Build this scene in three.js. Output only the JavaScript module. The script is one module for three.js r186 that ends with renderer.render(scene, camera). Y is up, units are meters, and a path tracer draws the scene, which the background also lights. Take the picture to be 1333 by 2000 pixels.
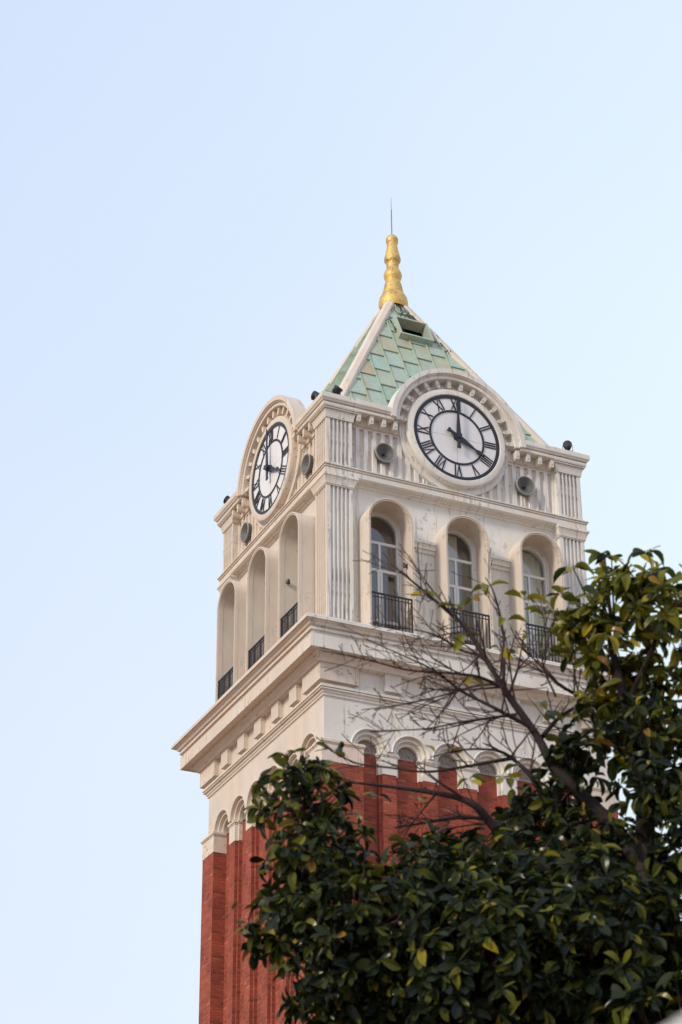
import * as THREE from 'three';
import { mergeGeometries, toCreasedNormals } from 'three/addons/utils/BufferGeometryUtils.js';

// ------------------------------------------------------------------ camera, sky, sun, exposure
const scene = new THREE.Scene();
const renderer = new THREE.WebGLRenderer({ antialias: true });
renderer.toneMapping = THREE.LinearToneMapping;
renderer.toneMappingExposure = 1.0;
renderer.shadowMap.enabled = true;

const YAW = 0.4416974, PITCH = 0.5062148, ROLL = -0.0076184;
const camera = new THREE.PerspectiveCamera(25.8746, 682 / 1024, 0.3, 3000);
camera.position.set(-25.885, 1.6, 50.849);
camera.rotation.order = 'YXZ';
camera.rotation.set(PITCH, -YAW, ROLL);
camera.focus = 66;
camera.userData.fStop = 5;
scene.add(camera);

const sunDir = new THREE.Vector3(-0.84, 0.44, 0.33).normalize();   // low winter afternoon sun in thin haze, behind the camera to the left

// deterministic random numbers and tileable value noise
function rng(seed) { let s = seed >>> 0; return () => { s = (s + 0x6D2B79F5) | 0; let t = Math.imul(s ^ (s >>> 15), 1 | s); t = (t + Math.imul(t ^ (t >>> 7), 61 | t)) ^ t; return ((t ^ (t >>> 14)) >>> 0) / 4294967296; }; }
function hash(x, y, s) { let h = Math.imul(x, 374761393) + Math.imul(y, 668265263) + Math.imul(s, 1442695041); h = Math.imul(h ^ (h >>> 13), 1274126177); return ((h ^ (h >>> 16)) >>> 0) / 4294967296; }
function vnoise(x, y, px, py, s) {
  const xi = Math.floor(x), yi = Math.floor(y), fx = x - xi, fy = y - yi, u = fx * fx * (3 - 2 * fx), v = fy * fy * (3 - 2 * fy);
  const m = (a, n) => ((a % n) + n) % n, x0 = m(xi, px), x1 = m(xi + 1, px), y0 = m(yi, py), y1 = m(yi + 1, py);
  const a = hash(x0, y0, s), b = hash(x1, y0, s), c = hash(x0, y1, s), d = hash(x1, y1, s);
  return a + (b - a) * u + (c - a) * v + (a - b - c + d) * u * v;
}
function fbm(u, v, fx, fy, oct, s) { let t = 0, w = 0.5, n = 0; for (let i = 0; i < oct; i++) { t += w * vnoise(u * fx, v * fy, fx, fy, s + i); n += w; w *= 0.55; fx *= 2; fy *= 2; } return t / n; }
const smooth = (a, b, x) => { const t = Math.min(1, Math.max(0, (x - a) / (b - a))); return t * t * (3 - 2 * t); };

const bankDir = new THREE.Vector3(0.62, 0.46, -0.64).normalize();
{ // thin high haze: pale blue, whiter towards the sun and the horizon
  const w = 512, h = 256, data = new Float32Array(w * h * 4), dir = new THREE.Vector3();
  for (let j = 0; j < h; j++) for (let i = 0; i < w; i++) {
    const lat = ((j + 0.5) / h - 0.5) * Math.PI, ph = ((i + 0.5) / w - 0.5) * 2 * Math.PI;
    dir.set(Math.cos(lat) * Math.cos(ph), Math.sin(lat), Math.cos(lat) * Math.sin(ph));
    const up = Math.max(0, dir.y), c = Math.max(-1, Math.min(1, dir.dot(sunDir))), ang = Math.acos(c);
    const blue = smooth(0.05, 0.75, up);
    let r = 0.775 - 0.132 * blue, g = 0.855 - 0.108 * blue, b = 1.0 - 0.015 * blue;
    const veil = fbm((i + 0.5) / w, (j + 0.5) / h, 10, 8, 6, 71) - 0.5;
    const glow = 0.20 * Math.exp(-ang * ang / 0.5);
    const bank = 0.16 * Math.exp(-Math.pow(dir.distanceTo(bankDir), 2) / 0.16);   // whiter haze right of the tower
    r += glow + bank + veil * 0.11; g += glow * 0.9 + bank * 1.2 + veil * 0.08; b += glow * 0.6 + bank * 0.3 + veil * 0.04;
    const k = (j * w + i) * 4; data[k] = r; data[k + 1] = g; data[k + 2] = b; data[k + 3] = 1;
  }
  const sky = new THREE.DataTexture(data, w, h, THREE.RGBAFormat, THREE.FloatType);
  sky.mapping = THREE.EquirectangularReflectionMapping; sky.magFilter = THREE.LinearFilter; sky.minFilter = THREE.LinearFilter; sky.needsUpdate = true;
  scene.background = sky; scene.environment = sky;
}
const sun = new THREE.DirectionalLight(new THREE.Color().setRGB(1.0, 0.86, 0.69), 2.3);
sun.name = 'sun'; sun.position.copy(sunDir).multiplyScalar(120); sun.castShadow = true;
sun.shadow.radius = 20; sun.shadow.mapSize.set(4096, 4096);
Object.assign(sun.shadow.camera, { left: -60, right: 60, top: 60, bottom: -60, near: 1, far: 300 });
scene.add(sun, sun.target);

// ------------------------------------------------------------------ textures and materials
function tex(w, h, f, srgb = true) {
  const d = new Uint8Array(w * h * 4);
  for (let j = 0; j < h; j++) for (let i = 0; i < w; i++) {
    const c = f((i + 0.5) / w, (j + 0.5) / h), k = (j * w + i) * 4;
    for (let q = 0; q < 3; q++) { let v = Math.max(0, Math.min(1, typeof c === 'number' ? c : c[q])); if (srgb) v = v <= 0.0031308 ? v * 12.92 : 1.055 * Math.pow(v, 1 / 2.4) - 0.055; d[k + q] = v * 255; }
    d[k + 3] = 255;
  }
  const t = new THREE.DataTexture(d, w, h, THREE.RGBAFormat); t.wrapS = t.wrapT = THREE.RepeatWrapping; t.magFilter = THREE.LinearFilter; t.minFilter = THREE.LinearMipmapLinearFilter; t.generateMipmaps = true; t.anisotropy = 8;
  if (srgb) t.colorSpace = THREE.SRGBColorSpace; t.needsUpdate = true; return t;
}
const scaled = (t, sx, sy) => { const c = t.clone(); c.repeat.set(1 / sx, 1 / sy); c.needsUpdate = true; return c; };
const std = (o) => new THREE.MeshStandardMaterial({ roughness: 0.85, metalness: 0, ...o });
const lin = (r, g, b) => new THREE.Color().setRGB(r, g, b);

// painted render: cream with faint patches, hairline runs and small spots of dirt
const stuccoMap = tex(1024, 1024, (u, v) => {
  const patch = fbm(u, v, 5, 5, 5, 11), cloud = fbm(u, v, 23, 9, 4, 17), grain = fbm(u, v, 220, 220, 2, 23), run = fbm(u, v, 90, 5, 3, 31);
  let k = 0.95 + (patch - 0.5) * 0.24 + (cloud - 0.5) * 0.10 + (grain - 0.5) * 0.10;
  k -= 0.24 * smooth(0.58, 0.78, run) * smooth(0.42, 0.62, patch);
  k -= 0.22 * smooth(0.66, 0.75, fbm(u, v, 28, 30, 4, 37)) * smooth(0.45, 0.6, patch);
  k -= 0.35 * smooth(0.80, 0.86, vnoise(u * 60, v * 60, 60, 60, 5)) * smooth(0.55, 0.7, patch);
  const warm = smooth(0.45, 0.75, fbm(u, v, 7, 4, 4, 47));
  return [k * (0.715 + 0.01 * warm), k * (0.635 - 0.03 * warm), k * (0.545 - 0.06 * warm)];
});
// front side: the same render, lighter and greyer, with cloudy patches and drips
const greyerMap = tex(1024, 1024, (u, v) => {
  const patch = fbm(u, v, 6, 5, 5, 811), cloud = fbm(u, v, 21, 8, 4, 817), grain = fbm(u, v, 220, 220, 2, 823), run = fbm(u, v, 80, 5, 3, 831), rust = smooth(0.55, 0.8, fbm(u, v, 9, 5, 4, 847));
  let k = 0.97 + (patch - 0.5) * 0.26 + (cloud - 0.5) * 0.12 + (grain - 0.5) * 0.10;
  k -= 0.30 * smooth(0.56, 0.78, run) * smooth(0.42, 0.64, patch);
  k -= 0.30 * smooth(0.66, 0.74, fbm(u, v, 30, 34, 4, 853)) * smooth(0.45, 0.6, patch);
  return [k * (0.755 + 0.005 * rust), k * (0.732 - 0.04 * rust), k * (0.672 - 0.085 * rust)];
});
const stuccoBump = tex(512, 512, (u, v) => fbm(u, v, 90, 90, 3, 61) * 0.7 + fbm(u, v, 9, 9, 3, 67) * 0.3, false);
// weathered render: grey soot runs with their own edges, of unequal length
const sootMap = tex(1024, 1024, (u, v) => {
  const patch = fbm(u, v, 4, 5, 5, 111), grain = fbm(u, v, 200, 200, 2, 123);
  let k = 0.95 + (patch - 0.5) * 0.16 + (grain - 0.5) * 0.10;
  const len = fbm(u, 0.37, 40, 1, 3, 131), thin = fbm(u, v, 120, 6, 3, 137), broken = fbm(u, v, 40, 30, 3, 139);
  const run = smooth(0.46, 0.66, len * 0.55 + thin * 0.45 + (broken - 0.5) * 0.22);
  const run2 = smooth(0.60, 0.76, fbm(u, v, 60, 4, 4, 151)) * smooth(0.4, 0.6, broken);
  const h = (v - 0.826 + 1) % 1, top = 0.03 + 0.55 * Math.pow(fbm(u, 0.71, 30, 1, 3, 161), 2.2), foot = (1 - smooth(top * 0.55, top * 1.2, h + (broken - 0.5) * 0.12)) * smooth(0.36, 0.62, thin * 0.6 + broken * 0.4);   // runs of soot of unequal height on the plinths
  const soot = Math.min(1, (run * 0.42 + run2 * 0.46) * smooth(0.3, 0.6, patch) + foot * 0.5);
  const r = k * 0.80, g = k * 0.775, b = k * 0.725;
  return [r + (0.20 - r) * soot, g + (0.20 - g) * soot, b + (0.195 - b) * soot];
});
// red brick: every course and brick is far below ten pixels here
function brickCell(u, v) {
  const rows = 24, cols = 8, row = Math.floor(v * rows), off = (row % 2) * 0.5, x = u * cols + off, col = Math.floor(x) % cols, fx = x - Math.floor(x), fy = v * rows - row;
  return [row, col, (fx < 0.035 || fx > 0.965 || fy < 0.11 || fy > 0.89)];
}
const brickMap = tex(1024, 1024, (u, v) => {
  const [row, col, joint] = brickCell(u, v), t = hash(row, col, 5), t2 = hash(row, col, 9), n = fbm(u, v, 60, 60, 3, 41), p = fbm(u, v, 4, 4, 4, 43);
  if (joint) { const k = 0.8 + 0.4 * n; return [0.24 * k, 0.075 * k, 0.05 * k]; }
  let k = 0.74 + 0.42 * t + (n - 0.5) * 0.35 + (p - 0.5) * 0.75 + (fbm(u, v, 3, 16, 3, 45) - 0.5) * 0.3;
  let c = [0.335 * k, 0.070 * k, 0.036 * k];
  if (t2 > 0.90) c = [0.25 * k, 0.050 * k, 0.032 * k];
  if (t2 < 0.06) c = [0.42 * k, 0.125 * k, 0.075 * k];
  return c;
});
const brickBump = tex(512, 512, (u, v) => { const [, , joint] = brickCell(u, v); return joint ? 0.2 : 0.75 + 0.25 * fbm(u, v, 60, 60, 2, 41); }, false);
// verdigris: blue-green salts over brown metal
const copperMap = tex(1024, 1024, (u, v) => {
  const a = fbm(u, v, 6, 4, 6, 201), b = fbm(u, v, 14, 10, 5, 207), c = fbm(u, v, 70, 40, 3, 211), run = fbm(u, v, 70, 6, 3, 219);
  const bare = smooth(0.47, 0.68, a * 0.55 + b * 0.35 + run * 0.10 + (c - 0.5) * 0.3), pale = smooth(0.5, 0.75, b) * 0.5 + smooth(0.58, 0.75, run) * 0.35, k = 0.85 + 0.3 * c;
  const g = [0.395 + 0.13 * pale, 0.505 + 0.09 * pale, 0.41 + 0.10 * pale], br = [0.46, 0.385, 0.28];
  return [0, 1, 2].map((q) => (g[q] + (br[q] - g[q]) * bare * 0.85) * k);
});
const noiseBump = tex(512, 512, (u, v) => fbm(u, v, 12, 12, 5, 301), false);
const barkMap = tex(512, 512, (u, v) => { const k = 0.6 + 0.8 * fbm(u, v, 24, 8, 4, 401); return [0.028 * k, 0.018 * k, 0.017 * k]; });
const groundMap = tex(1024, 1024, (u, v) => { const k = 0.8 + 0.4 * fbm(u, v, 40, 40, 5, 501); return [0.29 * k, 0.175 * k, 0.11 * k]; });
const grassMap = tex(512, 512, (u, v) => { const k = 0.6 + 0.8 * fbm(u, v, 60, 60, 4, 511); return [0.06 * k, 0.085 * k, 0.028 * k]; });
const goldMap = tex(512, 512, (u, v) => { const a = fbm(u, v, 8, 10, 5, 601), k = 0.85 + 0.3 * fbm(u, v, 40, 40, 3, 605), s = smooth(0.5, 0.7, a); return [(0.74 - 0.24 * s) * k, (0.50 - 0.19 * s) * k, (0.15 - 0.03 * s) * k]; });
const dialMap = tex(1024, 1024, (u, v) => { const a = fbm(u, v, 6, 3, 4, 701), run = smooth(0.62, 0.8, fbm(u, v, 60, 4, 3, 707)); const k = 0.97 + (a - 0.5) * 0.08 - run * 0.06; return [0.80 * k, 0.79 * k, 0.785 * k]; });

const M = {
  stucco: std({ map: scaled(stuccoMap, 4.3, 4.7), bumpMap: scaled(stuccoBump, 1.1, 1.1), bumpScale: 0.004, roughness: 0.9 }),
  greyer: std({ map: scaled(greyerMap, 3.9, 4.4), bumpMap: scaled(stuccoBump, 1.1, 1.1), bumpScale: 0.004, roughness: 0.9 }),
  soot: std({ map: scaled(sootMap, 3.1, 4.6), bumpMap: scaled(stuccoBump, 1.1, 1.1), bumpScale: 0.004, roughness: 0.9 }),
  brick: std({ map: scaled(brickMap, 2.0, 1.8), bumpMap: scaled(brickBump, 2.0, 1.8), bumpScale: 0.006, roughness: 0.92 }),
  gold: std({ map: scaled(goldMap, 1, 1), metalness: 0.5, roughness: 0.5, bumpMap: scaled(noiseBump, 0.5, 0.5), bumpScale: 0.015 }),
  steel: std({ color: lin(0.16, 0.15, 0.15), metalness: 0.6, roughness: 0.5 }),
  iron: std({ color: lin(0.018, 0.019, 0.024), roughness: 0.55 }),
  black: std({ color: lin(0.012, 0.014, 0.020), roughness: 0.5 }),
  hand: std({ color: lin(0.012, 0.017, 0.03), roughness: 0.4 }),
  dial: std({ map: scaled(dialMap, 2.8, 2.8), roughness: 0.45 }),
  white: std({ color: lin(0.74, 0.735, 0.71), roughness: 0.6 }),
  seam: std({ color: lin(0.42, 0.38, 0.33), roughness: 0.7 }),
  horn: std({ color: lin(0.115, 0.112, 0.105), roughness: 0.6 }),
  hornRim: std({ color: lin(0.27, 0.265, 0.25), roughness: 0.55 }),
  lamp: std({ color: lin(0.03, 0.032, 0.036), roughness: 0.5, metalness: 0.3 }),
  lens: std({ color: lin(0.10, 0.10, 0.11), roughness: 0.12 }),
  arch_shade: std({ color: lin(0.20, 0.155, 0.115), roughness: 0.3 }),  // brown stands in for the shade inside the arch heads
  archBar: std({ color: lin(0.26, 0.235, 0.20), roughness: 0.7 }),
  roofBed: std({ color: lin(0.10, 0.09, 0.06), roughness: 0.9 }),
  inner: std({ color: lin(0.5, 0.5, 0.47), roughness: 0.9 }),
  curtain: std({ color: lin(0.72, 0.68, 0.58), roughness: 0.9 }),
  bark: std({ map: scaled(barkMap, 0.4, 0.7), bumpMap: scaled(noiseBump, 0.12, 0.3), bumpScale: 0.01, roughness: 0.85 }),
  twig: std({ color: lin(0.050, 0.022, 0.021), roughness: 0.7 }),
  ground: std({ map: scaled(groundMap, 9, 9), roughness: 0.9 }),
  grass: std({ map: scaled(grassMap, 3, 3), roughness: 1 }),
  canvas: new THREE.MeshPhysicalMaterial({ color: lin(0.66, 0.66, 0.66), roughness: 0.95, transmission: 0.3, thickness: 0, side: THREE.DoubleSide }),
};
M.glass = new THREE.MeshPhysicalMaterial({ color: lin(0.80, 0.86, 0.85), roughness: 0.02, transmission: 1, thickness: 0, ior: 2.1 });
const copper = [[1, 1, 1], [0.95, 1.01, 1.03], [1.04, 0.99, 0.93], [1.07, 0.92, 0.82], [0.93, 0.96, 0.92], [1.03, 1.04, 1.04], [1.10, 0.86, 0.72]].map((c, i) => {
  const m = scaled(copperMap, 3.7 + 0.3 * i, 4.1 - 0.2 * i); m.offset.set(0.13 * i, 0.29 * i);
  return std({ map: m, color: lin(...c), roughness: 0.62, metalness: 0.1, bumpMap: scaled(noiseBump, 0.5, 0.5), bumpScale: 0.008 });
});

// ------------------------------------------------------------------ geometry helpers
function metricUV(g) {                                     // uv in metres from the way each face points
  if (g.index) g = g.toNonIndexed();
  const p = g.attributes.position, n = g.attributes.normal, uv = new Float32Array(p.count * 2);
  for (let i = 0; i < p.count; i += 3) {
    const ax = Math.abs(n.getX(i)) + Math.abs(n.getX(i + 1)) + Math.abs(n.getX(i + 2)), ay = Math.abs(n.getY(i)) + Math.abs(n.getY(i + 1)) + Math.abs(n.getY(i + 2)), az = Math.abs(n.getZ(i)) + Math.abs(n.getZ(i + 1)) + Math.abs(n.getZ(i + 2));
    for (let k = i; k < i + 3; k++) {
      const x = p.getX(k), y = p.getY(k), z = p.getZ(k);
      const [a, b] = ay > ax * 1.2 && ay > az * 1.2 ? [x, z] : ax > az ? [z + 0.7, y] : [x, y];
      uv[2 * k] = a; uv[2 * k + 1] = b;
    }
  }
  g.setAttribute('uv', new THREE.BufferAttribute(uv, 2)); return g;
}
function clean(g) { if (g.index) g = g.toNonIndexed(); for (const k of Object.keys(g.attributes)) if (!['position', 'normal'].includes(k)) g.deleteAttribute(k); if (!g.attributes.normal) g.computeVertexNormals(); g.clearGroups(); return g; }
const join = (list) => mergeGeometries(list.map(clean), false);
function box(x0, x1, y0, y1, z0, z1) { const g = new THREE.BoxGeometry(Math.abs(x1 - x0), Math.abs(y1 - y0), Math.abs(z1 - z0)); g.translate((x0 + x1) / 2, (y0 + y1) / 2, (z0 + z1) / 2); return g; }
function extrude(shape, z0, z1, seg = 24) { const g = new THREE.ExtrudeGeometry(shape, { depth: z1 - z0, bevelEnabled: false, curveSegments: seg }); g.translate(0, 0, z0); return toCreasedNormals(clean(g), 0.6); }
function extrudeUp(shape, y0, y1) { const g = new THREE.ExtrudeGeometry(shape, { depth: y1 - y0, bevelEnabled: false, curveSegments: 8 }); g.rotateX(-Math.PI / 2); g.translate(0, y0, 0); return clean(g); }   // shape drawn in (x, -z)
function fromTris(a) { const g = new THREE.BufferGeometry(); g.setAttribute('position', new THREE.Float32BufferAttribute(a, 3)); g.computeVertexNormals(); return g; }
function sweep(path, profile, closed) {                    // path of [x, z] going round with the outside on its left-hand normal; profile of [offset, y]
  const n = path.length, out = [], nrm = (a, b) => { const dx = b[0] - a[0], dz = b[1] - a[1], l = Math.hypot(dx, dz); return [dz / l, -dx / l]; };
  const pt = (i, [o, y]) => {
    const p = path[i], prev = closed || i > 0 ? nrm(path[(i - 1 + n) % n], p) : null, next = closed || i < n - 1 ? nrm(p, path[(i + 1) % n]) : null;
    const a = prev || next, b = next || prev, k = 1 / (1 + a[0] * b[0] + a[1] * b[1]);
    return [p[0] + (a[0] + b[0]) * k * o, y, p[1] + (a[1] + b[1]) * k * o];
  };
  for (let i = 0; i < (closed ? n : n - 1); i++) for (let j = 0; j + 1 < profile.length; j++) {
    const q = (i + 1) % n, A = pt(i, profile[j]), B = pt(q, profile[j]), Cc = pt(q, profile[j + 1]), D = pt(i, profile[j + 1]);
    out.push(...A, ...B, ...Cc, ...A, ...Cc, ...D);
  }
  if (!closed) for (const i of [0, n - 1]) { const c = profile.map((q) => pt(i, q)); for (const tri of THREE.ShapeUtils.triangulateShape(profile.map((q) => new THREE.Vector2(q[0], q[1])), [])) for (const k of tri) out.push(...c[k]); }
  return fromTris(out);
}
const rectPath = (x0, x1, z0, z1) => [[x0, z0], [x0, z1], [x1, z1], [x1, z0]].reverse();
function tube(points, radii, sides = 6) {
  const P = points.map((p) => new THREE.Vector3(...p)), ring = [], out = [], pos = [];
  let ref = new THREE.Vector3(0.31, 0.2, 0.93).normalize();
  P.forEach((p, i) => {
    const t = (P[Math.min(i + 1, P.length - 1)].clone().sub(P[Math.max(i - 1, 0)])).normalize();
    const a = ref.clone().sub(t.clone().multiplyScalar(ref.dot(t))).normalize(), b = t.clone().cross(a); ref = a;
    ring.push([...Array(sides)].map((_, k) => { const th = k / sides * 2 * Math.PI; return p.clone().addScaledVector(a, Math.cos(th) * radii[i]).addScaledVector(b, Math.sin(th) * radii[i]); }));
  });
  for (let i = 0; i + 1 < ring.length; i++) for (let k = 0; k < sides; k++) {
    const q = (k + 1) % sides, A = ring[i][k], B = ring[i][q], Cc = ring[i + 1][q], D = ring[i + 1][k];
    for (const v of [A, B, Cc, A, Cc, D]) pos.push(v.x, v.y, v.z);
  }
  const g = fromTris(pos); return toCreasedNormals(g, 1.4);
}
function mesh(name, geo, mat, parent, uvDone) {
  const g = Array.isArray(geo) ? join(geo) : geo, m = new THREE.Mesh(uvDone ? g : metricUV(clean(g)), mat);
  m.name = name; m.castShadow = m.receiveShadow = true; (parent || scene).add(m); return m;
}
function inst(name, geo, mat, parent) { const m = new THREE.Mesh(geo, mat); m.name = name; m.castShadow = m.receiveShadow = true; parent.add(m); return m; }
function group(name, parent) { const g = new THREE.Group(); g.name = name; (parent || scene).add(g); return g; }
function tag(o, label, category, grp, kind) { Object.assign(o.userData, { label, category }); if (grp) o.userData.group = grp; if (kind) o.userData.kind = kind; return o; }
const structure = (o) => { o.userData.kind = 'structure'; return o; };

// ------------------------------------------------------------------ ground
{
  const g = new THREE.CircleGeometry(900, 64); g.rotateX(-Math.PI / 2);
  tag(structure(mesh('ground', g, M.ground)), 'reddish brick paved square around the clock tower', 'ground');
  const l = new THREE.CircleGeometry(7, 48); l.rotateX(-Math.PI / 2); l.translate(-17.5, 0.006, 39);
  tag(structure(mesh('lawn', l, M.grass)), 'lawn under the broadleaf tree', 'lawn');
}

// ------------------------------------------------------------------ the clock tower
const HX = 4.0, HZ = 3.68;                                 // half widths at the pilaster fronts
const tower = group('clock_tower');
tag(tower, 'cream and red brick clock tower with green copper roof and gold finial', 'clock tower');
const FACES = [{ P: HZ, U: HX, rot: 0 }, { P: HX, U: HZ, rot: -Math.PI / 2 }, { P: HX, U: HZ, rot: Math.PI / 2 }, { P: HZ, U: HX, rot: Math.PI }];
const ring = (profile) => sweep(rectPath(-HX, HX, -HZ, HZ), profile, true);

// continuous mouldings, one length on each side; the front side is lighter and greyer
function lengths(name, geo) {
  const g = clean(geo), p = g.attributes.position, part = [[], [], [], []];
  for (let i = 0; i < p.count; i += 3) {
    const x = (p.getX(i) + p.getX(i + 1) + p.getX(i + 2)) / 3, z = (p.getZ(i) + p.getZ(i + 1) + p.getZ(i + 2)) / 3;
    const d = [z - HZ, -x - HX, x - HX, -z - HZ], k = d.indexOf(Math.max(...d));
    for (let j = i; j < i + 3; j++) part[k].push(p.getX(j), p.getY(j), p.getZ(j));
  }
  part.forEach((a, k) => { if (a.length) mesh(name, [fromTris(a)], k === 0 ? M.greyer : M.stucco, tower); });
}
lengths('main_cornice', ring([[-0.5, 26.80], [0.9, 26.79], [1.045, 26.765], [1.052, 26.745], [1.052, 26.66], [1.0, 26.66], [1.0, 26.63], [0.985, 26.632], [0.935, 26.60], [0.905, 26.555], [0.885, 26.545], [0.83, 26.545], [0.83, 26.515], [0.862, 26.51], [0.862, 26.435], [0.81, 26.435], [0.81, 26.41], [0.80, 26.405], [0.785, 26.37], [0.785, 26.345], [0.838, 26.34], [0.838, 25.975], [0.80, 25.97], [0.80, 25.995], [0.63, 25.995], [0.61, 25.965], [0.60, 25.92], [0.555, 25.90], [0.50, 25.865], [0.47, 25.82], [0.46, 25.80], [0.2, 25.80]]));
lengths('frieze', ring([[0.255, 25.80], [0.255, 25.235]]));
lengths('architrave', ring([[0.2, 25.25], [0.338, 25.24], [0.338, 25.175], [0.29, 25.17], [0.29, 25.15], [0.318, 25.145], [0.318, 25.12], [0.28, 25.12], [0.262, 25.09], [0.252, 25.05], [0.228, 25.045], [0.228, 24.985], [0.205, 24.98], [0.186, 24.955], [0.10, 24.955]]));
lengths('middle_cornice', ring([[-0.5, 31.95], [0.10, 31.925], [0.122, 31.915], [0.122, 31.885], [0.075, 31.885], [0.075, 31.86], [0.095, 31.855], [0.09, 31.83], [0.05, 31.83], [0.05, 31.805], [0.066, 31.80], [0.066, 31.66], [0.030, 31.635], [-0.06, 31.625], [-0.06, 31.60], [-0.14, 31.60], [-0.16, 31.555], [-0.19, 31.53], [-0.26, 31.52]]));
mesh('cornice_deck', [box(-HX + 0.19, HX - 0.19, 33.98, 34.04, -HZ + 0.19, HZ - 0.19)], M.stucco, tower);
mesh('attic_core', [box(-3.75, 3.75, 31.5, 33.98, -3.43, 3.43)], M.stucco, tower);
mesh('frieze_core', [box(-4.15, 4.15, 24.5, 26.75, -3.83, 3.83)], M.stucco, tower);
mesh('belfry_core', [box(-1.9, 1.9, 26.8, 31.5, -1.6, 1.6)], M.inner, tower);

// top cornice, interrupted by the clock gables: one length round each corner
const topProfile = [[-0.3, 34.07], [0.15, 34.075], [0.222, 34.065], [0.235, 34.05], [0.235, 33.925], [0.228, 33.905], [0.212, 33.895], [0.192, 33.868], [0.18, 33.845], [0.12, 33.845], [0.12, 33.815], [0.152, 33.815], [0.152, 33.735], [0.135, 33.725], [0.06, 33.72], [0.06, 33.735], [-0.3, 33.735]];
for (const [sx, sz] of [[-1, 1], [1, 1], [-1, -1], [1, -1]]) {
  let p = [[sx * 2.0, sz * HZ], [sx * HX, sz * HZ], [sx * HX, sz * 2.0]];
  if (sx * sz > 0) p.reverse();
  lengths('top_cornice', sweep(p, topProfile, false));
}

const arcHole = (cx, cy, r, y0) => { const h = new THREE.Path(); h.moveTo(cx - r, y0); h.lineTo(cx + r, y0); h.lineTo(cx + r, cy); h.absarc(cx, cy, r, 0, Math.PI, false); h.lineTo(cx - r, y0); return h; };
const rectShape = (x0, x1, y0, y1) => { const s = new THREE.Shape(); s.moveTo(x0, y0); s.lineTo(x1, y0); s.lineTo(x1, y1); s.lineTo(x0, y1); s.closePath(); return s; };
function annulus(r0, r1, a0, a1) { const s = new THREE.Shape(); s.absarc(0, 0, r1, a0, a1, false); s.absarc(0, 0, r0, a1, a0, true); s.closePath(); return s; }
function fluted(u0, u1, nBack, nFront, count, margin, w, depth, y0, y1, plain) {   // a slab with rounded vertical channels on its front
  const s = new THREE.Shape(); s.moveTo(u0, -nBack); s.lineTo(u0, -nFront);
  const step = (u1 - u0 - 2 * margin) / count;
  for (let i = 0; i < count; i++) { const c = u0 + margin + (i + 0.5) * step; for (let k = 0; k <= 6; k++) { const t = k / 6 * Math.PI; s.lineTo(c - Math.cos(t) * w / 2, -(nFront - Math.sin(t) * depth)); } }
  s.lineTo(u1, -nFront); s.lineTo(u1, -nBack); s.closePath();
  return [extrudeUp(s, y0 + plain, y1 - plain), box(u0, u1, y0, y0 + plain, nBack, nFront), box(u0, u1, y1 - plain, y1, nBack, nFront)];
}
const turn = (g, rot) => { g = clean(g); g.rotateY(rot); return g; };

// one set of shared geometries for what repeats
const corbelGeo = metricUV(join([box(-0.055, 0.055, -0.09, 0.13, 0, 0.25), (() => { const c = new THREE.CylinderGeometry(0.055, 0.055, 0.25, 10, 1, false); c.rotateX(Math.PI / 2); c.translate(0, -0.09, 0.125); return c; })()]));
const blockGeo = metricUV(join([box(-0.23, 0.23, 25.325, 25.80, -0.15, 0)]));
const CY = 33.70;                                          // height of the clock centres
const romans = ['XII', 'I', 'II', 'III', 'IIII', 'V', 'VI', 'VII', 'VIII', 'IX', 'X', 'XI'];
function stroke(x0, y0, x1, y1, w, z0, z1) { const dx = x1 - x0, dy = y1 - y0, l = Math.hypot(dx, dy), g = box(-w / 2, w / 2, 0, l, z0, z1); g.rotateZ(Math.atan2(-dx, dy)); g.translate(x0, y0, 0); return g; }
function numeral(txt) {                                    // foot towards the centre
  const h = 0.345, list = [], widths = { I: 0.075, V: 0.17, X: 0.185 }; let tot = 0; for (const c of txt) tot += widths[c]; let x = -tot / 2;
  for (const c of txt) {
    const w = widths[c], thick = 0.034, fine = 0.02, z = [0, 0.02];
    if (c === 'I') list.push(stroke(x + w / 2, 0, x + w / 2, h, thick, ...z));
    if (c === 'V') list.push(stroke(x + w * 0.52, 0, x + w * 0.12, h, thick, ...z), stroke(x + w * 0.52, 0, x + w * 0.9, h, fine, z[0], z[1] - 0.002));
    if (c === 'X') list.push(stroke(x + w * 0.9, 0, x + w * 0.1, h, thick, ...z), stroke(x + w * 0.1, 0, x + w * 0.9, h, fine, z[0], z[1] - 0.002));
    x += w;
  }
  return metricUV(join(list));
}
const numeralGeo = Object.fromEntries(romans.map((r) => [r, numeral(r)]));
function handGeo(len, wide, tail) {
  const s = new THREE.Shape();
  s.moveTo(-0.035, -tail); s.lineTo(-wide * 0.9, -tail - 0.005); s.lineTo(-wide * 0.9, -tail + 0.06); s.lineTo(-0.04, -tail + 0.11); s.lineTo(-0.055, -0.05);
  s.lineTo(-wide, 0.16); s.quadraticCurveTo(-wide * 0.8, 0.3, -0.022, len * 0.66); s.lineTo(-wide * 0.95, len * 0.79); s.lineTo(-0.03, len * 0.87); s.lineTo(0, len);
  s.lineTo(0.03, len * 0.87); s.lineTo(wide * 0.95, len * 0.79); s.lineTo(0.022, len * 0.66); s.quadraticCurveTo(wide * 0.8, 0.3, wide, 0.16); s.lineTo(0.055, -0.05); s.lineTo(0.04, -tail + 0.11); s.lineTo(wide * 0.9, -tail + 0.06); s.lineTo(wide * 0.9, -tail - 0.005); s.closePath();
  return metricUV(extrude(s, 0, 0.035, 6));
}
const hourGeo = handGeo(0.95, 0.075, 0.36), minuteGeo = handGeo(1.31, 0.062, 0.40);
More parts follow.
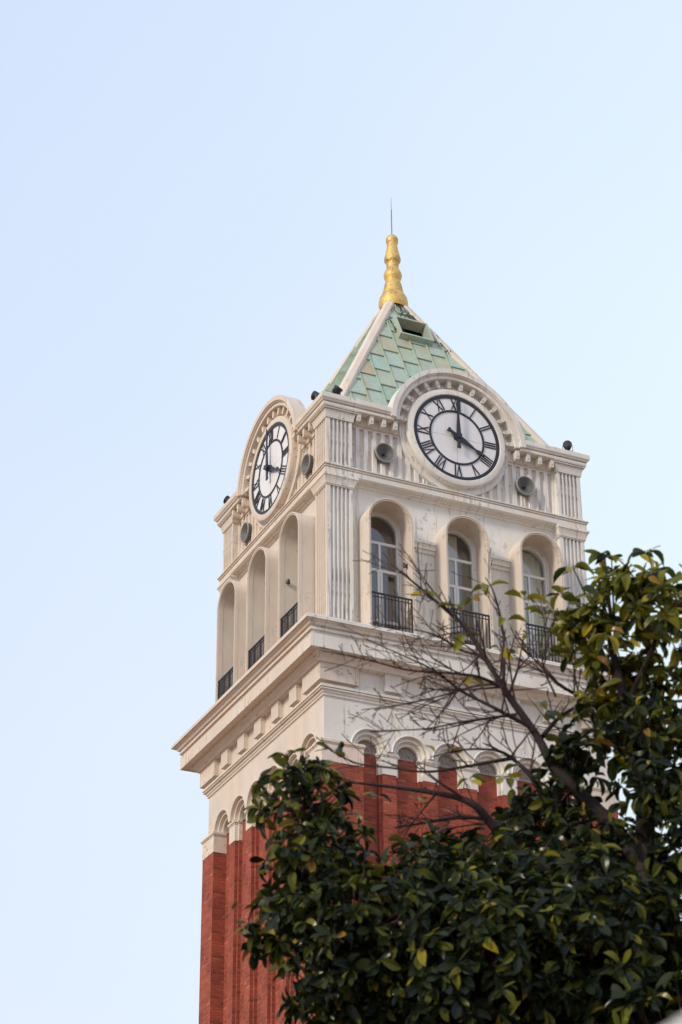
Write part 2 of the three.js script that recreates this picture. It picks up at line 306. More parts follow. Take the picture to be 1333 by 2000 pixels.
const WXF = [-2.31, 0, 2.30], WXS = [-2.2, 0, 2.2], WY = 30.32;                // window centres along a face, height of their springing

function curtainFolds(x0, x1, y0, y1, n) { const s = new THREE.Shape(), k = 22; for (let i = 0; i <= k; i++) s[i ? 'lineTo' : 'moveTo'](x0 + (x1 - x0) * i / k, -(n + 0.022 * Math.sin(i * 1.9))); for (let i = k; i >= 0; i--) s.lineTo(x0 + (x1 - x0) * i / k, -(n - 0.006 + 0.022 * Math.sin(i * 1.9))); s.closePath(); return [extrudeUp(s, y0, y1)]; }
FACES.forEach((F, fi) => {
  const WX = fi === 0 || fi === 3 ? WXF : WXS;
  const { P, U, rot } = F, R = (list) => list.map((g) => turn(g, rot));
  const face = group('unused'); tower.remove(face);
  const sideMat = fi === 0 ? M.soot : M.stucco, wallMat = fi === 0 ? M.greyer : M.stucco;
  const add = (name, list, mat, parent = tower) => mesh(name, R(list), mat, parent);
  const own = fi === 0 || fi === 3;                        // which face keeps the corner
  const cu = own ? U - 0.02 : U - 0.005, cn = P;

  // pilasters with their capitals
  for (const s of [-1, 1]) {
    const a = s < 0 ? -cu : U - 0.77 + (own ? 0 : 0.03), b = s < 0 ? -U + 0.77 - (own ? 0 : 0.03) : cu;
    const i0 = s < 0 ? -U + 0.3 : a, i1 = s < 0 ? b : U - 0.3;
    add('lower_pilaster', [...fluted(a, b, P - 0.085, cn, 5, 0.075, 0.088, 0.072, 26.78, 31.62, 0.14), box(i0, i1, 26.78, 31.62, P - 0.45, P - 0.084)], sideMat);
    add('upper_pilaster', [...fluted(a, b, P - 0.085, cn, 5, 0.075, 0.088, 0.072, 31.9, 33.72, 0.13), box(i0, i1, 31.9, 33.72, P - 0.35, P - 0.084)], sideMat);
  }
  // fluted attic panel behind the clock
  add('attic_panel', fluted(-U + 0.72, U - 0.72, P - 0.42, P - 0.18, Math.round((2 * U - 1.44) / 0.262), 0.05, 0.145, 0.09, 31.9, 33.5, 0.10), sideMat);
  // band and corbels under the top cornice
  for (const s of [-1, 1]) add('corbel_band', [box(Math.min(s * 1.62, s * (U - 0.7)), Math.max(s * 1.62, s * (U - 0.7)), 33.455, 33.74, P - 0.3, P - 0.14)], M.stucco);
  const us = own ? [3.05, 2.66, 2.28, 1.93] : [2.74, 2.36, 2.0];
  for (const s of [-1, 1]) for (const u of us) { const c = inst('corbel', corbelGeo, wallMat, tower); c.position.set(s * u, 33.60, P - 0.15).applyAxisAngle(new THREE.Vector3(0, 1, 0), rot); c.rotation.y = rot; }
  // clock gable: a thick round-headed arch standing in front of the roof
  const e = 0.05;
  const gable = add('clock_gable', [extrude(annulus(1.985, 2.125, e, Math.PI - e), P - 0.20, P + 0.245, 40), extrude(annulus(1.95, 1.99, e, Math.PI - e), P - 0.20, P + 0.205, 40), extrude(annulus(1.84, 1.955, e, Math.PI - e), P - 0.20, P + 0.155, 40),
    extrude(annulus(1.0, 1.86, 0, Math.PI), P - 0.20, P - 0.15, 40)].map((g) => { g.translate(0, CY, 0); return g; }), wallMat);
  gable.userData.label = 'round-headed gable over the clock';
  for (let k = 0; k < 14; k++) {
    const t = Math.PI * (0.035 + 0.93 * k / 13), c = inst('corbel', corbelGeo, wallMat, tower), holder = new THREE.Matrix4().makeRotationY(rot).multiply(new THREE.Matrix4().makeTranslation(Math.cos(t) * 1.735, CY + Math.sin(t) * 1.735, P - 0.16)).multiply(new THREE.Matrix4().makeRotationZ(t - Math.PI / 2));
    c.applyMatrix4(holder);
  }
  // roundel plate and clock
  const disc = new THREE.Shape(); disc.absarc(0, 0, 1.72, 0, Math.PI * 2, false);
  add('clock_roundel', [extrude(disc, P - 0.3, P - 0.10, 48)].map((g) => { g.translate(0, CY, 0); return g; }), wallMat);
  const clock = group('clock', tower);
  clock.position.set(0, CY, P).applyAxisAngle(new THREE.Vector3(0, 1, 0), rot); clock.rotation.y = rot;
  clock.userData.label = 'white clock dial with black Roman numerals showing four o\'clock';
  { const pts = [[1.36, -0.10], [1.36, 0.085], [1.375, 0.10], [1.50, 0.10], [1.535, 0.085], [1.553, 0.05], [1.558, 0], [1.558, -0.12]].map(([x, y]) => new THREE.Vector2(x, y)); const g = new THREE.LatheGeometry(pts, 72); g.rotateX(Math.PI / 2); mesh('bezel', [toCreasedNormals(g, 0.5)], wallMat, clock); }
  { const g = new THREE.CylinderGeometry(1.37, 1.37, 0.05, 72); g.rotateX(Math.PI / 2); g.translate(0, 0, 0.03); mesh('dial', [g], M.dial, clock); }
  mesh('chapter_ring', [extrude(annulus(1.255, 1.345, 0, Math.PI * 2), 0.05, 0.078, 72)], M.black, clock);
  mesh('inner_ring', [extrude(annulus(0.815, 0.872, 0, Math.PI * 2), 0.05, 0.078, 72)], M.black, clock);
  mesh('dial_seam', [box(-0.004, 0.004, -0.81, 0.81, 0.05, 0.058)], M.seam, clock);
  mesh('dial_seam', [box(-0.81, 0.81, -0.004, 0.004, 0.05, 0.057)], M.seam, clock);
  romans.forEach((r, i) => { const a = -i / 12 * Math.PI * 2, m = inst('numeral', numeralGeo[r], M.black, clock); m.rotation.z = a; m.position.set(-Math.sin(a) * 0.89, Math.cos(a) * 0.89, 0.056); m.userData.label = 'Roman numeral ' + r; });
  { const hh = inst('hour_hand', hourGeo, M.hand, clock); hh.position.z = 0.12; hh.rotation.z = -Math.PI * 2 / 3; const mh = inst('minute_hand', minuteGeo, M.hand, clock); mh.position.z = 0.165; mh.rotation.z = fi === 1 ? 0.03 : -0.005;
    const g = new THREE.CylinderGeometry(0.085, 0.11, 0.2, 20); g.rotateX(Math.PI / 2); g.translate(0, 0, 0.135); mesh('hand_hub', [g], M.hand, clock); }

  // belfry wall with three arched openings
  const wy0 = 26.8, wu = U - 0.23, ws = rectShape(-wu, wu, wy0, 31.60);
  for (const x of WX) ws.holes.push(arcHole(x, WY, 0.555, wy0 + 0.02));
  add('belfry_wall', [extrude(ws, P - 0.46, P - 0.22, 24)], wallMat);
  const gaps = [[WX[0] + 0.66, WX[1] - 0.66], [WX[1] + 0.66, WX[2] - 0.66]];
  for (const [a, b] of gaps) add('string_course', [sweep([[b, P - 0.24], [a, P - 0.24]], [[0, 30.28], [0.19, 30.25], [0.19, 30.17], [0.15, 30.17], [0.15, 30.14], [0.125, 30.10], [0.125, 30.03], [0.08, 30.03], [0.07, 29.93], [0, 29.92]], false)], wallMat);
  WX.forEach((x) => {
    const sh = new THREE.Shape(); sh.moveTo(x - 0.672, wy0 - 0.01); sh.lineTo(x - 0.672, WY); sh.absarc(x, WY, 0.672, Math.PI, 0, true); sh.lineTo(x + 0.672, wy0 - 0.01); sh.lineTo(x + 0.612, wy0 - 0.01); sh.lineTo(x + 0.612, WY); sh.absarc(x, WY, 0.612, 0, Math.PI, false); sh.lineTo(x - 0.612, wy0 - 0.01); sh.closePath();
    const g = extrude(sh, P - 0.23, P + 0.435, 32);
    const lip = (r0, r1, n0, n1) => { const l = new THREE.Shape(); l.moveTo(x - r1, wy0 - 0.01); l.lineTo(x - r1, WY); l.absarc(x, WY, r1, Math.PI, 0, true); l.lineTo(x + r1, wy0 - 0.01); l.lineTo(x + r0, wy0 - 0.01); l.lineTo(x + r0, WY); l.absarc(x, WY, r0, 0, Math.PI, false); l.lineTo(x - r0, wy0 - 0.01); l.closePath(); return extrude(l, n0, n1, 32); };
    add('window_surround', [g, lip(0.642, 0.679, P + 0.36, P + 0.465), lip(0.605, 0.629, P + 0.3, P + 0.45)], M.stucco);
    // glazed door behind
    const win = group('window', tower);
    const n0 = P - 0.34, n1 = P - 0.27;
    add('frame', [lip(0.50, 0.553, n0 - 0.02, n1 + 0.02)], M.white, win);
    add('transom', [box(x - 0.51, x + 0.51, 29.95, 30.03, n0, n1)], M.white, win);
    add('mullion', [box(x - 0.03, x + 0.03, 29.20, 29.95, n0, n1)], M.white, win);
    add('middle_rail', [box(x - 0.51, x + 0.51, 29.12, 29.20, n0, n1)], M.white, win);
    add('door_stile', [box(x - 0.075, x - 0.006, 26.85, 29.12, n0, n1)], M.white, win);
    add('door_stile', [box(x + 0.006, x + 0.075, 26.85, 29.12, n0, n1)], M.white, win);
    add('bottom_rail', [box(x - 0.50, x - 0.075, 27.62, 27.70, n0, n1)], M.white, win);
    add('bottom_rail', [box(x + 0.075, x + 0.50, 27.62, 27.70, n0, n1)], M.white, win);
    const nm = (n0 + n1) / 2, half = new THREE.Shape(); half.moveTo(x - 0.52, 29.99); half.lineTo(x + 0.52, 29.99); half.lineTo(x + 0.52, WY); half.absarc(x, WY, 0.52, 0, Math.PI, false); half.closePath();
    const pane = (s) => add('pane', [clean(new THREE.ShapeGeometry(s, 24)).translate(0, 0, nm)], M.glass, win);
    pane(half); for (const [a, b] of [[x - 0.51, x], [x, x + 0.51]]) { pane(rectShape(a, b, 29.16, 29.99)); pane(rectShape(a, b, 27.66, 29.16)); pane(rectShape(a, b, 26.85, 27.66)); }
    const cw = [[-0.56, -0.16], [-0.56, 0.20], [-0.56, 0.56]][WX.indexOf(x)]; add('curtain', curtainFolds(x + cw[0], x + cw[1], 26.85, 30.85, P - 0.50), M.curtain, win);
    // balcony railing
    const rail = group('balcony_railing', tower), nr = P + 0.40;
    add('top_rail', [box(x - 0.610, x + 0.610, 28.07, 28.11, nr - 0.02, nr + 0.02)], M.iron, rail);
    add('upper_rail', [box(x - 0.610, x + 0.610, 27.97, 27.99, nr - 0.01, nr + 0.01)], M.iron, rail);
    add('bottom_rail', [box(x - 0.610, x + 0.610, 26.92, 26.95, nr - 0.015, nr + 0.015)], M.iron, rail);
    for (let k = 0; k < 13; k++) { const bx = x - 0.588 + k * 0.098, t = k % 4 === 0 ? 0.016 : 0.010; add('baluster', [box(bx - t, bx + t, k % 4 === 0 ? 26.82 : 26.95, 28.07, nr - t, nr + t)], M.iron, rail); }
  });

  // frieze blocks
  for (const c of own ? [-2.31, -1.14, 0.03, 1.20, 2.36] : [-2.29, -1.12, 0.03, 1.19, 2.36]) { const b = inst('frieze_block', blockGeo, wallMat, tower); b.position.set(c, 0, P + 0.393).applyAxisAngle(new THREE.Vector3(0, 1, 0), rot); b.rotation.y = rot; }

  // arcade wall over the brick shaft: arches recessed in steps
  const AX = [-2.90, -1.74, -0.58, 0.58, 1.74, 2.90], sp = 23.74;
  const arcLayer = (r, n0, n1, half) => { const s = new THREE.Shape(); s.moveTo(-half, sp); for (const c of AX) { s.lineTo(c - r, sp); s.absarc(c, sp, r, Math.PI, 0, true); } s.lineTo(half, sp); s.lineTo(half, 24.955); s.lineTo(-half, 24.955); s.closePath(); return extrude(s, n0, n1, 24); };
  add('arcade_wall', [arcLayer(0.515, P + 0.09, P + 0.186, own ? U + 0.180 : U + 0.184), arcLayer(0.41, P + 0.0, P + 0.09, U - 0.05), arcLayer(0.31, P - 0.09, P, U - 0.06)], wallMat);
  for (const c of AX) {
    const t1 = new THREE.TorusGeometry(0.53, 0.022, 8, 28, Math.PI), t2 = new THREE.TorusGeometry(0.435, 0.028, 8, 28, Math.PI), t3 = new THREE.TorusGeometry(0.335, 0.024, 8, 28, Math.PI);
    t1.translate(c, sp, P + 0.186); t2.translate(c, sp, P + 0.09); t3.translate(c, sp, P);
    add('arch_moulding', [t1, t2, t3], wallMat);
    const h = new THREE.Shape(); h.moveTo(c - 0.32, sp - 0.03); h.lineTo(c + 0.32, sp - 0.03); h.lineTo(c + 0.32, sp); h.absarc(c, sp, 0.32, 0, Math.PI, false); h.closePath(); add('arch_shade', [extrude(h, P - 0.098, P - 0.082, 16)], M.arch_shade);  // dark panel: shade of the arch head put into its colour
    add('arch_bars', [[-1, 0, 1].map((q) => { const g = box(-0.009, 0.009, 0.1, 0.3, P - 0.083, P - 0.068); g.rotateZ(q * 0.72); g.translate(c, sp, 0); return g; }), [extrude(annulus(0.10, 0.125, 0, Math.PI), P - 0.083, P - 0.067, 12).translate(c, sp, 0), box(c - 0.31, c + 0.31, sp - 0.05, sp + 0.005, P - 0.1, P - 0.06)]].flat(), M.archBar);  // added bars on the shade panel, form guessed
  }
  // brick piers with rendered caps
  const steps = [[0.19, 0.09], [0.27, 0.0]], centres = [-2.32, -1.16, 0, 1.16, 2.32];
  for (const c of centres) {
    add('brick_pier', steps.map(([h, o], i) => box(c - h, c + h, -0.01, 23.15 - i * 0.002, P - 0.2, P + o)), M.brick);
    add('pier_cap', [...steps.map(([h, o], i) => box(c - h - 0.012, c + h + 0.012, 23.15 - i * 0.002, 23.64, P - 0.2, P + o + 0.012)), ...steps.map(([h, o], i) => box(c - h - 0.03, c + h + 0.03, 23.63, 23.665 + i * 0.002, P - 0.2, P + o + 0.03)), ...steps.map(([h, o], i) => box(c - h - 0.05, c + h + 0.05, 23.665, 23.72 + i * 0.002, P - 0.2, P + o + 0.055)), ...steps.map(([h, o], i) => box(c - h - 0.025, c + h + 0.025, 23.72, 23.745 - i * 0.002, P - 0.2, P + o + 0.03))], wallMat);
  }
});
// corner pieces that wrap two faces
for (const [sx, sz] of [[-1, 1], [1, 1], [-1, -1], [1, -1]]) {
  const r = (x0, x1, z0, z1) => rectPath(Math.min(sx * x0, sx * x1), Math.max(sx * x0, sx * x1), Math.min(sz * z0, sz * z1), Math.max(sz * z0, sz * z1));
  lengths('lower_capital', sweep(r(HX - 0.775, HX, HZ - 0.745, HZ), [[-0.05, 31.64], [0.06, 31.64], [0.115, 31.62], [0.122, 31.60], [0.122, 31.55], [0.10, 31.54], [0.085, 31.50], [0.065, 31.45], [0.05, 31.40], [0.042, 31.36], [0.042, 31.335], [0.022, 31.33], [0.022, 31.30], [-0.05, 31.30]], true));
  lengths('upper_capital', sweep(r(HX - 0.775, HX, HZ - 0.745, HZ), [[-0.05, 33.75], [0.145, 33.75], [0.14, 33.705], [0.09, 33.705], [0.09, 33.685], [0.118, 33.685], [0.118, 33.66], [0.06, 33.66], [0.06, 33.635], [0.085, 33.625], [0.065, 33.60], [0.055, 33.56], [0.04, 33.50], [0.036, 33.455], [0.030, 33.45], [0.030, 33.41], [-0.05, 33.405]], true));
  mesh('frieze_block', [box(sx * 3.30, sx * (HX + 0.393), 25.325, 25.80, sz * 2.98, sz * (HZ + 0.393))], M.stucco, tower);
  // corner brick pier and its cap
  const L = (off, lo, hi, k) => [box(sx * (3.15 - k), sx * (HX + off), lo, hi, sz * (HZ - 0.2), sz * (HZ + off)), box(sx * (HX - 0.2), sx * (HX + off - 0.003), lo, hi, sz * (3.18 - k), sz * (HZ - 0.1))];
  mesh('brick_pier', L(0.293, -0.01, 23.15, 0), M.brick, tower);
  mesh('pier_cap', [...L(0.305, 23.15, 23.64, 0.012), ...L(0.323, 23.63, 23.665, 0.03), ...L(0.348, 23.665, 23.72, 0.05), ...L(0.323, 23.72, 23.745, 0.025)], M.stucco, tower);
}
mesh('brick_shaft', [box(-HX + 0.09, HX - 0.09, -0.02, 24.6, -HZ + 0.09, HZ - 0.09)], M.brick, tower);

// ------------------------------------------------------------------ roof
const RB = { x: 3.62, z: 3.33, y0: 34.0, y1: 40.86 };
const roof = group('roof', tower);
const hatchBox = { u0: -0.46, u1: 0.66, y0: 38.44, y1: 39.34 };
{
  const a = []; const A = [0, RB.y1 - 0.03, 0], c = [[-RB.x, RB.y0, RB.z], [RB.x, RB.y0, RB.z], [RB.x, RB.y0, -RB.z], [-RB.x, RB.y0, -RB.z]];
  for (let i = 1; i < 4; i++) a.push(...c[i], ...c[(i + 1) % 4], ...A);
  const f = Math.hypot(RB.z, RB.y1 - RB.y0) / (RB.y1 - RB.y0), L = Math.hypot(RB.z, RB.y1 - RB.y0), s = new THREE.Shape([new THREE.Vector2(-RB.x, 0), new THREE.Vector2(RB.x, 0), new THREE.Vector2(0, L - 0.03)]);
  const v0 = (hatchBox.y0 - RB.y0) * f + 0.05, v1 = (hatchBox.y1 - RB.y0) * f - 0.05, u0 = hatchBox.u0 + 0.05, u1 = hatchBox.u1 - 0.05;
  s.holes.push(new THREE.Path([new THREE.Vector2(u0, v0), new THREE.Vector2(u0, v1), new THREE.Vector2(u1, v1), new THREE.Vector2(u1, v0)]));
  const front = clean(new THREE.ShapeGeometry(s)); front.applyMatrix4(new THREE.Matrix4().makeBasis(new THREE.Vector3(1, 0, 0), new THREE.Vector3(0, (RB.y1 - RB.y0) / L, -RB.z / L), new THREE.Vector3(0, RB.z / L, (RB.y1 - RB.y0) / L)).setPosition(0, RB.y0, RB.z));
  mesh('roof_bed', [fromTris(a), front], M.roofBed, roof);
}
const rr = rng(77);
function clipPoly(poly, a, b, c) { const out = []; for (let i = 0; i < poly.length; i++) { const p = poly[i], q = poly[(i + 1) % poly.length], dp = a * p[0] + b * p[1] - c, dq = a * q[0] + b * q[1] - c; if (dp <= 0) out.push(p); if ((dp < 0 && dq > 0) || (dp > 0 && dq < 0)) { const t = dp / (dp - dq); out.push([p[0] + (q[0] - p[0]) * t, p[1] + (q[1] - p[1]) * t]); } } return out; }
FACES.forEach((F, fi) => {
  const bn = fi === 0 || fi === 3 ? RB.z : RB.x, bu = fi === 0 || fi === 3 ? RB.x : RB.z, Ht = RB.y1 - RB.y0, L = Math.hypot(bn, Ht);
  const up = new THREE.Vector3(0, Ht / L, -bn / L), nrm = new THREE.Vector3(0, bn / L, Ht / L), org = new THREE.Vector3(0, RB.y0, bn);
  const at = (u, v, h) => { const p = new THREE.Vector3(u, 0, 0).add(org).addScaledVector(up, v).addScaledVector(nrm, h); return [p.x, p.y, p.z]; };
  const dv = 0.755 * L / Ht;
  for (let k = -7; k <= 7; k++) for (let j = -1; j < 11; j++) {
    const u0 = -0.13 + 0.56 * k, v0 = (36.45 - RB.y0) * L / Ht + dv * (j - 3) + (((k % 2) + 2) % 2 ? 0 : dv * 0.48);
    let poly = [[u0 + 0.012, v0 + 0.01], [u0 + 0.548, v0 + 0.01], [u0 + 0.548, v0 + dv - 0.006], [u0 + 0.012, v0 + dv - 0.006]];
    poly = clipPoly(poly, L, bu, bu * L - 0.02 * L); poly = clipPoly(poly, -L, bu, bu * L - 0.02 * L); poly = clipPoly(poly, 0, -1, 0);
    if (poly.length < 3) continue;
    const pieces = [];
    if (fi === 0) {                                        // leave the hatch open
      const f = L / Ht, h0 = (hatchBox.y0 - RB.y0) * f + 0.03, h1 = (hatchBox.y1 - RB.y0) * f - 0.03, a0 = hatchBox.u0 + 0.03, a1 = hatchBox.u1 - 0.03;
      pieces.push(clipPoly(poly, 1, 0, a0), clipPoly(poly, -1, 0, -a1)); const mid = clipPoly(clipPoly(poly, -1, 0, -a0), 1, 0, a1); if (mid.length) pieces.push(clipPoly(mid, 0, 1, h0), clipPoly(mid, 0, -1, -h1));
    } else pieces.push(poly);
    const shade = rr();
    for (const poly of pieces) {
    if (poly.length < 3) continue;
    const area = Math.abs(THREE.ShapeUtils.area(poly.map((p) => new THREE.Vector2(...p)))); if (area < 0.01) continue;
    const jit = (rr() - 0.5) * 0.006, hgt = (v) => 0.05 - 0.042 * (v - v0) / dv + jit, tri = [], uv = [];
    const put = (p, h) => { tri.push(...at(p[0], p[1], h)); uv.push(p[0] + fi * 1.7, p[1]); };
    for (let i = 1; i + 1 < poly.length; i++) for (const p of [poly[0], poly[i], poly[i + 1]]) put(p, hgt(p[1]));
    for (let i = 0; i < poly.length; i++) { const p = poly[i], q = poly[(i + 1) % poly.length]; put(p, -0.02); put(q, -0.02); put(q, hgt(q[1])); put(p, -0.02); put(q, hgt(q[1])); put(p, hgt(p[1])); }
    const g = fromTris(tri); g.setAttribute('uv', new THREE.Float32BufferAttribute(uv, 2)); g.rotateY(F.rot);
    const pick = shade; mesh('copper_panel', g, copper[pick < 0.2 ? 0 : pick < 0.42 ? 1 : pick < 0.58 ? 2 : pick < 0.68 ? 3 : pick < 0.82 ? 4 : pick < 0.94 ? 5 : 6], roof, true);
    }
  }
  // standing seams between the columns
  for (let k = -6; k <= 7; k++) {
    const u = -0.13 + 0.56 * k, len = L * (1 - Math.abs(u) / bu) - 0.1; if (len < 0.3) continue;
    const f = L / Ht, cut = fi === 0 && u > hatchBox.u0 && u < hatchBox.u1, spans = cut ? [[0, (hatchBox.y0 - RB.y0) * f], [(hatchBox.y1 - RB.y0) * f, len]] : [[0, len]];
    for (const [a, b] of spans) if (b > a + 0.05) { const g = box(-0.012, 0.012, a, b, 0.0, 0.075), m = new THREE.Matrix4().makeBasis(new THREE.Vector3(1, 0, 0), up, nrm).setPosition(...at(u, 0, 0)); g.applyMatrix4(m); g.rotateY(F.rot); mesh('standing_seam', [g], copper[4], roof); }
  }
  if (fi === 0) {                                          // open hatch on the front slope
    const h = group('roof_hatch', tower), f = L / Ht, v0 = (hatchBox.y0 - RB.y0) * f, v1 = (hatchBox.y1 - RB.y0) * f, m = new THREE.Matrix4().makeBasis(new THREE.Vector3(1, 0, 0), up, nrm).setPosition(...at(0, 0, 0));
    const pc = (name, b, mat) => { const g = box(...b); g.applyMatrix4(m); mesh(name, [g], mat, h); };
    const { u0, u1 } = hatchBox, t = 0.065, hi = 0.22;
    pc('hatch_side', [u0, u0 + t, v0, v1, -0.12, hi], copper[5]); pc('hatch_side', [u1 - t, u1, v0, v1, -0.12, hi], copper[0]);
    pc('hatch_sill', [u0 + t, u1 - t, v0, v0 + t, -0.12, hi - 0.002], copper[1]); pc('hatch_head', [u0 + t, u1 - t, v1 - t, v1, -0.12, hi - 0.002], copper[2]);
  }
});
for (const [sx, sz] of [[-1, 1], [1, 1], [-1, -1], [1, -1]]) {
  const b = new THREE.Vector3(sx * RB.x, RB.y0, sz * RB.z), t = new THREE.Vector3(0, RB.y1, 0), dir = t.clone().sub(b), len = dir.length(); dir.normalize();
  const out = new THREE.Vector3(sx * RB.z, 0, sz * RB.x).normalize(), side = dir.clone().cross(out).normalize(), nn = side.clone().cross(dir).normalize(); if (nn.y < 0) { nn.negate(); side.negate(); }
  const s = new THREE.Shape(); s.moveTo(-0.165, -0.14); s.lineTo(-0.165, -0.01); s.lineTo(-0.14, 0.035); s.lineTo(0, 0.095); s.lineTo(0.14, 0.035); s.lineTo(0.165, -0.01); s.lineTo(0.165, -0.14); s.closePath();
  const g = clean(new THREE.ExtrudeGeometry(s, { depth: len - 0.05, bevelEnabled: false }));
  g.applyMatrix4(new THREE.Matrix4().makeBasis(side, nn, side.clone().cross(nn)).setPosition(0, 0, 0));
  const z = side.clone().cross(nn); const flip = z.dot(dir) < 0; if (flip) g.translate(z.x * -(len - 0.05), z.y * -(len - 0.05), z.z * -(len - 0.05));
  g.translate(b.x, b.y, b.z); mesh('hip_cap', [g], M.stucco, roof);
}
// gilded finial with its rod
{
  const fy = (z) => 43.1 - (z - 350) * 0.00509, K = 0.00417;
  const pr = [[900, 100], [880, 108], [862, 110], [845, 109], [822, 104], [806, 95], [790, 84], [770, 77], [745, 71], [722, 66], [708, 61], [698, 53], [688, 54], [676, 60], [660, 67], [648, 69], [634, 66], [618, 58], [604, 50], [590, 46], [572, 46], [558, 47], [548, 55], [540, 61], [526, 63], [512, 60], [495, 55], [470, 49], [445, 43], [425, 39], [412, 39], [402, 44], [388, 47], [374, 46], [362, 40], [352, 30], [345, 14], [342, 0.1]];
  const g = new THREE.LatheGeometry(pr.map(([z, w]) => new THREE.Vector2(w * K, fy(z))), 28);
  const fin = mesh('finial', [g], M.gold, tower); fin.userData.label = 'gilded turned finial';
  mesh('lightning_rod', [tube([[0, 43.05, 0], [0, 44.13, 0]], [0.017, 0.015], 6), tube([[0, 44.12, 0], [0, 44.62, 0]], [0.008, 0.005], 5)], M.steel, tower);
}

// ------------------------------------------------------------------ things fixed to the tower
function hornSpeaker(x, y, z, rot, label) {
  const t = group('horn_loudspeaker'); t.position.set(x, y, z); t.rotation.y = rot;
  const horn = new THREE.LatheGeometry([[0.001, -0.142], [0.05, -0.14], [0.085, -0.12], [0.14, -0.085], [0.20, -0.045], [0.255, 0.0], [0.285, 0.012], [0.29, -0.01], [0.28, -0.12], [0.26, -0.16]].map(([a, b]) => new THREE.Vector2(a, b)), 36); horn.rotateX(Math.PI / 2);
  mesh('horn', [horn], M.horn, t);
  const rim = new THREE.TorusGeometry(0.286, 0.024, 10, 40); mesh('rim', [rim], M.hornRim, t);
  const plug = new THREE.LatheGeometry([[0.001, -0.06], [0.022, -0.064], [0.036, -0.085], [0.04, -0.11], [0.03, -0.138]].map(([a, b]) => new THREE.Vector2(a, b)), 16); plug.rotateX(Math.PI / 2); mesh('phase_plug', [plug], M.lamp, t);
  mesh('bracket', [box(-0.04, 0.04, -0.05, 0.05, -0.30, -0.15)], M.lamp, t);
  tag(t, label, 'loudspeaker', 'horn loudspeakers beside the clock dials');
}
hornSpeaker(-2.21, 32.72, HZ - 0.03, 0, 'round grey horn loudspeaker left of the large frontal clock dial');
hornSpeaker(2.21, 32.72, HZ - 0.03, 0, 'round grey horn loudspeaker right of the large frontal clock dial');
hornSpeaker(-HX + 0.06, 32.72, 2.17, -Math.PI / 2, 'round grey loudspeaker between the narrow side dial and the near corner pilaster');
hornSpeaker(-HX + 0.06, 32.72, -2.17, -Math.PI / 2, 'round grey loudspeaker at the far left below the narrow side dial');

function floodlight(x, z, turnY, tilt, label) {
  const t = group('floodlight'); t.position.set(x, 34.07, z); t.rotation.y = turnY; t.scale.setScalar(1.3);
  mesh('base', [box(-0.05, 0.05, 0, 0.02, -0.05, 0.05)], M.lamp, t);
  mesh('yoke', [box(-0.115, -0.105, 0.01, 0.16, -0.015, 0.015), box(0.105, 0.115, 0.01, 0.16, -0.015, 0.015), box(-0.115, 0.115, 0.015, 0.027, -0.014, 0.014)], M.lamp, t);
  const body = new THREE.LatheGeometry([[0.001, -0.13], [0.05, -0.125], [0.075, -0.08], [0.09, 0], [0.098, 0.07], [0.104, 0.072], [0.104, 0.10], [0.09, 0.10], [0.088, 0.085]].map(([a, b]) => new THREE.Vector2(a, b)), 20); body.rotateX(Math.PI / 2); body.rotateX(-tilt); body.translate(0, 0.15, 0); mesh('housing', [body], M.lamp, t);
  const lens = new THREE.CircleGeometry(0.09, 20); lens.translate(0, 0, 0.086); lens.rotateX(-tilt); lens.translate(0, 0.15, 0); mesh('lens', [lens], M.lens, t);
  tag(t, label, 'floodlight', 'floodlights on the top cornice');
}
floodlight(-4.08, 3.27, -2.3, 0.5, 'small black floodlight on the cornice edge left of the near corner');
floodlight(-3.72, 3.74, 0.4, 0.7, 'small black floodlight on the cornice at the foot of the front roof hip');
floodlight(-4.02, -3.2, -2.2, 0.6, 'small black floodlight on the cornice at the far left corner');
floodlight(3.58, 3.80, 2.6, 0.9, 'small dark floodlight on the cornice at the right corner');

function wallLamp(x, y, z, rot, label) {
  const t = group('wall_lamp'); t.position.set(x, y, z); t.rotation.y = rot;
  mesh('back_plate', [box(-0.03, 0.03, -0.04, 0.04, 0, 0.02)], M.lamp, t);
  const c = new THREE.CylinderGeometry(0.03, 0.062, 0.13, 14); c.rotateX(0.35); c.translate(0, 0, 0.075); mesh('shade', [c], M.lamp, t);
  tag(t, label, 'wall lamp', 'small lamps inside the window arches');
}
wallLamp(WXF[0] + 0.611, 29.25, HZ + 0.14, -Math.PI / 2, 'tiny black lamp inside the first front window arch by the near corner');
wallLamp(-HX - 0.22, 29.25, WXS[2] - 0.611, 0, 'tiny black lamp inside the side window arch nearest the corner');

// loose light cables on the upper roof
function roofCable(seed, list, label) {
  const r = rng(seed), L = Math.hypot(RB.z, RB.y1 - RB.y0), geos = [];
  const at = (u, y, h) => { const f = (y - RB.y0) / (RB.y1 - RB.y0); return [u, y + h * RB.z / L, RB.z * (1 - f) + h * (RB.y1 - RB.y0) / L]; };
  for (const [u0, y0, u1, y1, n] of list) {
    const pts = []; for (let i = 0; i <= n; i++) { const t = i / n; pts.push(at(u0 + (u1 - u0) * t + (r() - 0.5) * 0.08, y0 + (y1 - y0) * t + (i % 2 ? 0.09 : -0.09) * (0.6 + r()), 0.055 + 0.05 * r())); }
    geos.push(tube(pts, pts.map(() => 0.012), 4));
    for (let i = 1; i < n; i += 1) if (r() < 0.75) { const p = pts[i], q = [p[0] + (r() - 0.5) * 0.12, p[1] - 0.10 - 0.08 * r(), p[2] + 0.065]; geos.push(tube([p, q], [0.01, 0.01], 4)); const b = new THREE.SphereGeometry(0.02, 6, 5); b.translate(...q); geos.push(b); }
  }
  tag(mesh('light_cable', geos, M.iron), label, 'cable', 'loose light cables on the copper roof');
}
